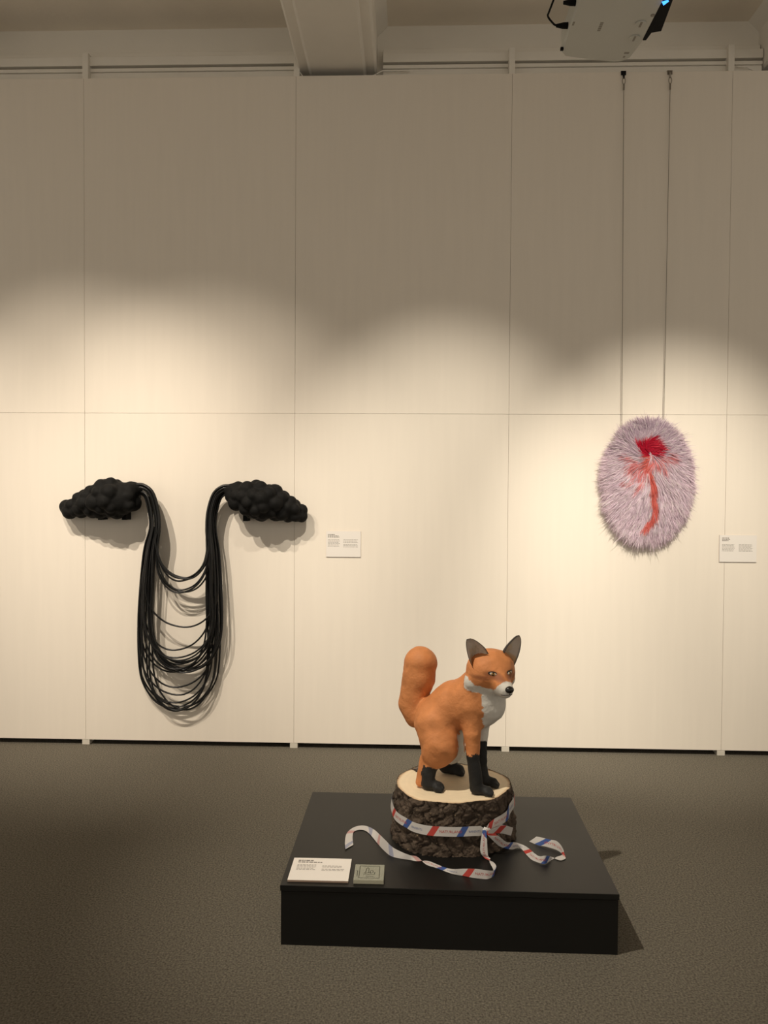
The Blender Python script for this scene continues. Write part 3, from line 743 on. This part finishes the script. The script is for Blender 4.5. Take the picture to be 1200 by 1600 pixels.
# dye pattern in the piece's own coordinates (metres from the centre)
pm = lambda pts: np.array([at(930+x/7.5, 650+y/7.5, -.05)[[0, 2]]-OC[[0, 2]] for x, y in pts])
def seg_d(P, pl_):
    d = np.full(len(P), 9.)
    for a_, b_ in zip(pl_[:-1], pl_[1:]):
        t = np.clip(((P-a_)@(b_-a_))/((b_-a_)@(b_-a_)), 0, 1); d = np.minimum(d, np.linalg.norm(P-a_-t[:, None]*(b_-a_), axis=1))
    return d
flower = 1.0*pm([(480, 300), (600, 275), (700, 230), (755, 310), (840, 375), (750, 470), (640, 490), (545, 440)])
stem = pm([(590, 470), (600, 580), (650, 700), (670, 800), (680, 900), (690, 1000), (702, 1080), (690, 1170), (640, 1250), (585, 1310)])
leaves = [(pm(p), w) for p, w in (([(570, 600), (480, 570), (350, 480)], .012), ([(560, 620), (400, 610)], .014), ([(600, 690), (480, 750), (335, 785)], .008), ([(590, 740), (540, 800), (480, 865)], .011), ([(680, 570), (790, 540), (895, 490)], .022), ([(640, 560), (720, 590), (810, 645)], .014), ([(600, 640), (470, 690), (400, 660)], .014))]
def inpoly(P, poly):
    c = np.zeros(len(P), bool); n = len(poly); j = n-1
    for i in range(n):
        xi, yi = poly[i]; xj, yj = poly[j]
        c ^= ((yi > P[:, 1]) != (yj > P[:, 1])) & (P[:, 0] < (xj-xi)*(P[:, 1]-yi)/(yj-yi+1e-12)+xi); j = i
    return c
NS = 62000
a_ = rng.uniform(0, 2*np.pi, NS); q_ = np.sqrt(rng.uniform(0, 1, NS)); r = oval_r(a_)*q_
R0 = np.c_[r*np.cos(a_), r*np.sin(a_)]
y0 = -np.interp(q_, [0, .4, .75, .93, 1], [.045, .044, .040, .032, .016])+.002
# fur lies away from the centre seam and hangs a little
sx = np.interp(R0[:, 1], [-.35, -.2, 0, .2, .35], [0.0, .025, .02, -.01, -.005])
D = np.c_[R0[:, 0]-sx, (R0[:, 1]-.10)*np.where(R0[:, 1] > .1, .8, .55)-.03]
D += np.c_[.035*np.sin(R0[:, 1]*38+R0[:, 0]*14), .03*np.sin(R0[:, 0]*33+R0[:, 1]*21)]
D /= np.linalg.norm(D, axis=1)[:, None]+1e-6
clump = np.sin(R0[:, 0]*95+2*np.sin(R0[:, 1]*60))*np.sin(R0[:, 1]*88+2*np.sin(R0[:, 0]*70))
D += rng.normal(0, .20, D.shape)+.30*clump[:, None]*np.c_[D[:, 1], -D[:, 0]]
D /= np.linalg.norm(D, axis=1)[:, None]
Ln = rng.uniform(.035, .062, NS)*(1+.22*clump)*np.where(rng.uniform(0, 1, NS) < .04, 1.45, 1)
lift = rng.uniform(.25, .65, NS)+.15*clump
segs = [0, .35, .7, 1.0]; Vs = []
for s_ in segs:
    out = Ln*(s_*lift*(1-.45*s_)); lat = Ln*s_*(.75+.35*s_)
    x = OC[0]+R0[:, 0]+D[:, 0]*lat; z_ = OC[2]+R0[:, 1]+D[:, 1]*lat-.010*s_*s_; y = y0-out+np.where(q_ > .93, .012*s_*s_, 0)
    Vs.append(np.c_[x, y, z_])
wd = rng.uniform(.0009, .0018, NS); side = np.c_[-D[:, 1], rng.normal(0, .35, NS), D[:, 0]]*wd[:, None]
tap = [1, .9, .6, .12]
VV = np.stack([np.stack([Vs[k]-side*tap[k], Vs[k]+side*tap[k]], 1) for k in range(4)], 1).reshape(NS, 8, 3)
Pm = R0+D*(Ln*.6)[:, None]
base = np.array([.74, .60, .68]); lc = base*(1+0.20*rng.normal(0, 1, (NS, 1)).clip(-1.5, 1.5))+.06*clump[:, None]
dk = np.clip((R0[:, 1]-.08)/.2, 0, 1)*.5+.22*np.clip(np.sin(R0[:, 0]*17+R0[:, 1]*9)*np.sin(R0[:, 1]*15-R0[:, 0]*6), 0, 1)
lc = lc*(1-dk[:, None])+np.array([.34, .25, .34])*dk[:, None]
wsel = rng.uniform(0, 1, NS) < .16; lc[wsel] = (.84, .77, .77)
sal = np.array([.72, .17, .14]); pk = np.array([.74, .28, .29]); rd = np.array([.56, .012, .045])
jt = rng.normal(0, .005, Pm.shape)
for pl_, w in leaves:
    mk = seg_d(Pm+jt*1.3, pl_) < w; mk &= rng.uniform(0, 1, NS) < .8; lc[mk] = pk*rng.uniform(.85, 1.1, (mk.sum(), 1))
mk = seg_d(Pm+jt*.6, stem) < .0155; lc[mk] = sal*rng.uniform(.85, 1.12, (mk.sum(), 1))
mk = inpoly(Pm+jt*.8, flower); lc[mk] = rd*rng.uniform(.8, 1.25, (mk.sum(), 1))
CV = np.repeat(np.clip(lc, .01, .9)[:, None], 8, 1); CV = CV*np.array([.62, .62, .85, .85, 1, 1, 1.08, 1.08])[None, :, None] if False else CV
me = bpy.data.meshes.new('fur'); me.vertices.add(NS*8); me.vertices.foreach_set('co', VV.reshape(-1).astype(np.float32))
b8 = np.arange(NS)[:, None]*8; quad = np.stack([np.c_[b8+2*k, b8+2*k+1, b8+2*k+3, b8+2*k+2] for k in range(3)], 1).reshape(-1, 4)
me.loops.add(quad.size); me.loops.foreach_set('vertex_index', quad.ravel().astype(np.int32)); me.polygons.add(len(quad))
me.polygons.foreach_set('loop_start', (np.arange(len(quad))*4).astype(np.int32)); me.update(calc_edges=True); me.validate()
ca = me.color_attributes.new('Col', 'FLOAT_COLOR', 'POINT'); cva = np.ones((NS*8, 4), np.float32); cva[:, :3] = CV.reshape(-1, 3); ca.data.foreach_set('color', cva.ravel())
mf = newmat('lilac_fur', rough=.55, spec=.25, attr='Col'); nt = mf.node_tree; N = nt.nodes
tr = N.new('ShaderNodeBsdfTranslucent'); mx = N.new('ShaderNodeMixShader'); mx.inputs[0].default_value = .35
nt.links.new(N['Attribute'].outputs['Color'], tr.inputs[0]); nt.links.new(N['Principled BSDF'].outputs[0], mx.inputs[1]); nt.links.new(tr.outputs[0], mx.inputs[2]); nt.links.new(mx.outputs[0], N['Material Output'].inputs[0])
me.materials.append(mf); fur = bpy.data.objects.new('fur', me); COL.objects.link(fur); fur.parent = fo; fur['kind'] = 'stuff'
adopt(fo)
# hanging wires
for (xt, yt, xb, yb_, lab, dark) in ((975, 113, 971.5, 674, 'thin hanging wire on a dark hook, holding the fur oval over its darker shoulder', True), (1047.5, 112, 1037, 668, 'thin hanging wire on a shiny hook, holding the fur oval nearer the small label', False)):
    p = at(xt, yt, -.012); e = at(xb, yb_, -.020)
    hw = empty('hanging_wire', (p[0], 0, e[2])); tag(hw, lab, 'wire', 'wires holding the fur oval')
    hm = M['black'] if dark else M['steel']
    # hook clipped over the panel top: plate, wedge
    bm = bmesh.new(); bm_box(bm, p[0]-.014, p[0]+.014, -.004, .018, 3.8405, 3.8445); bm_box(bm, p[0]-.014, p[0]+.014, -.004, -.001, 3.822, 3.8435)
    from_bm('hook_plate', bm, hm, hw)
    v, f = tube_vf([(p[0], -.007, 3.836), (p[0], -.009, 3.82), (p[0], -.011, 3.80)], [.011, .006, .004], 10); mesh('hook', v, f, hm, hw, True)
    L = [(p[0], -.011, 3.803)]; lp = [(p[0]+.0085*math.sin(k/12*2*math.pi)*(1 if True else 0), -.012, 3.785+.019*math.cos(k/12*2*math.pi)) for k in range(13)]
    tube('loop', lp, .0018, M['wire'], hw, 6)
    v, f = tube_vf([(p[0], -.012, 3.768), (p[0], -.012, 3.735)], .0042, 8); mesh('crimp', v, f, M['wire'], hw, True)
    tube('wire', [(p[0], -.012, 3.74), tuple(np.array([p[0], -.012, 3.74])*.5+np.array(e)*.5), tuple(e)], .0015, M['wire'], hw, 6)
    adopt(hw)

# ------------------------------------------------------------------ ceiling projector
pr = empty('projector'); tag(pr, 'white projector hanging from the ceiling, seen from below', 'projector')
PYF = -1.25
c0 = at(877, 82, PYF); zP = c0[2]; xr_ = atz(1000, 70, zP); px0, px1 = c0[0], atz(1001, 70, zP)[0]; pyb = atz(985, 97, zP)[1]
DEP = .42
prof = [(px0, PYF), (px0+.02, PYF+.03), (px0+.22, pyb+.0), (px1-.05, pyb), (px1-.015, pyb-.03), (px1, PYF-.06), (px1, PYF-DEP), (px0, PYF-DEP)]
n = len(prof); cx_ = sum(p[0] for p in prof)/n; cy_ = sum(p[1] for p in prof)/n
rings = [(.975, 0), (1, .012), (1, .085), (.96, .10)]
V = [(cx_+(x-cx_)*s_, cy_+(y-cy_)*s_, zP+h_) for s_, h_ in rings for x, y in prof]
F = [tuple(range(n)), tuple((len(rings)-1)*n+k for k in range(n))[::-1]]+[(j*n+(k+1) % n, j*n+k, (j+1)*n+k, (j+1)*n+(k+1) % n) for j in range(len(rings)-1) for k in range(n)]
bm = bmesh.new(); vs = [bm.verts.new(p) for p in V]
for q_ in F: bm.faces.new([vs[k] for k in q_])
from_bm('housing', bm, M['white_plastic'], pr)
def under(x, y): return atz(x, y, zP-.0005)
def disc(name, x, y, r, mat, h=.004, seg=24, ry=1):
    c = under(x, y); v, f = tube_vf([(c[0], c[1], zP+.001), (c[0], c[1], zP-h)], r, seg); return mesh(name, v, f, mat, pr)
for x, y in ((1001, 37), (991, 59)):
    o = disc('foot', x, y, .020, M['white_plastic']); c = under(x, y)
    box('foot_slot', c[0]-.004, c[0]+.004, c[1]-.016, c[1]+.016, zP-.0052, zP-.004, M['grey_plastic'], o)
disc('sensor', 1020, 24, .008, M['grey_plastic'], .002)
c = under(938, 42)
for k in range(5): box('logo_letter', c[0]-.006, c[0]+.006, c[1]-.028+k*.012, c[1]-.020+k*.012, zP-.0006, zP-.0001, M['grey_plastic'], pr)
for x, y, w, h_ in ((896, 37, .004, .012), (979, 83, .010, .006), (975, 89, .004, .006)):
    c = under(x, y); box('marking', c[0]-w, c[0]+w, c[1]-h_, c[1]+h_, zP-.0006, zP-.0001, M['grey_plastic'], pr)
c = under(878, 77); box('rubber_corner', c[0]-.006, c[0]+.006, c[1]-.006, c[1]+.006, zP-.004, zP+.006, M['black'], pr)
# lens shroud on the right flank
x1 = px1; ya = atz(1005, 63, zP)[1]; yb2 = PYF-.36
V = [(x1-.001, ya, zP+.0), (x1+.012, ya, zP), (x1+.018, ya-.05, zP), (x1+.052, ya-.06, zP), (x1+.030, yb2, zP), (x1-.001, yb2, zP)]
V = V+[(a_, b_, c_+.07) for a_, b_, c_ in V]
F = [(0, 1, 2, 3, 4, 5), (11, 10, 9, 8, 7, 6)]+[(k, (k+1) % 6, 6+(k+1) % 6, 6+k) for k in range(6)]
bm = bmesh.new(); vs = [bm.verts.new(p) for p in V]
for q_ in F: bm.faces.new([vs[k] for k in q_])
from_bm('lens_shroud', bm, M['black'], pr)
mb = bpy.data.materials.new('blue_lamp'); mb.use_nodes = True; bb = mb.node_tree.nodes['Principled BSDF']; bb.inputs['Base Color'].default_value = (.02, .15, .8, 1); bb.inputs['Emission Color'].default_value = (.05, .30, 1, 1); bb.inputs['Emission Strength'].default_value = 2.5
cl = at(1038, 4, atz(1038, 4, zP)[1]); v, f = tube_vf([(cl[0]-.006, cl[1], cl[2]-.004), (cl[0]+.010, cl[1]-.01, cl[2]+.004)], .007, 12); mesh('lens_glow', v, f, mb, pr, True)
# plugs and cable on the left flank
p1 = atz(893, 4, zP+.03); p2 = atz(885, 40, zP+.03)
for p in (p1, p2):
    v, f = tube_vf([(px0+.002, p[1], zP+.03), (px0-.02, p[1], zP+.03), (px0-.045, p[1], zP+.03)], [.012, .011, .006], 10); mesh('plug', v, f, M['black'], pr, True)
path = catmull([(px0-.04, p2[1], zP+.03), (px0-.055, p2[1]-.01, zP+.03), (px0-.085, p2[1]-.05, zP+.035), (px0-.085, p2[1]*.5+p1[1]*.5, zP+.04), (px0-.075, p1[1]+.02, zP+.06), (px0-.06, p1[1]-.06, zP+.10), (px0+.05, p1[1]-.1, zP+.25), (px0+.14, p1[1]-.09, CEIL-.01)], 40)
tube('cable', path, .0038, M['black'], pr, 7)
pcx = (px0+px1)/2; v, f = tube_vf([(pcx, PYF-.22, zP+.095), (pcx, PYF-.22, CEIL-.001)], .022, 16); mesh('mount_pole', v, f, M['white_plastic'], pr, True)
pr.location = (pcx, PYF-.2, zP); adopt(pr)
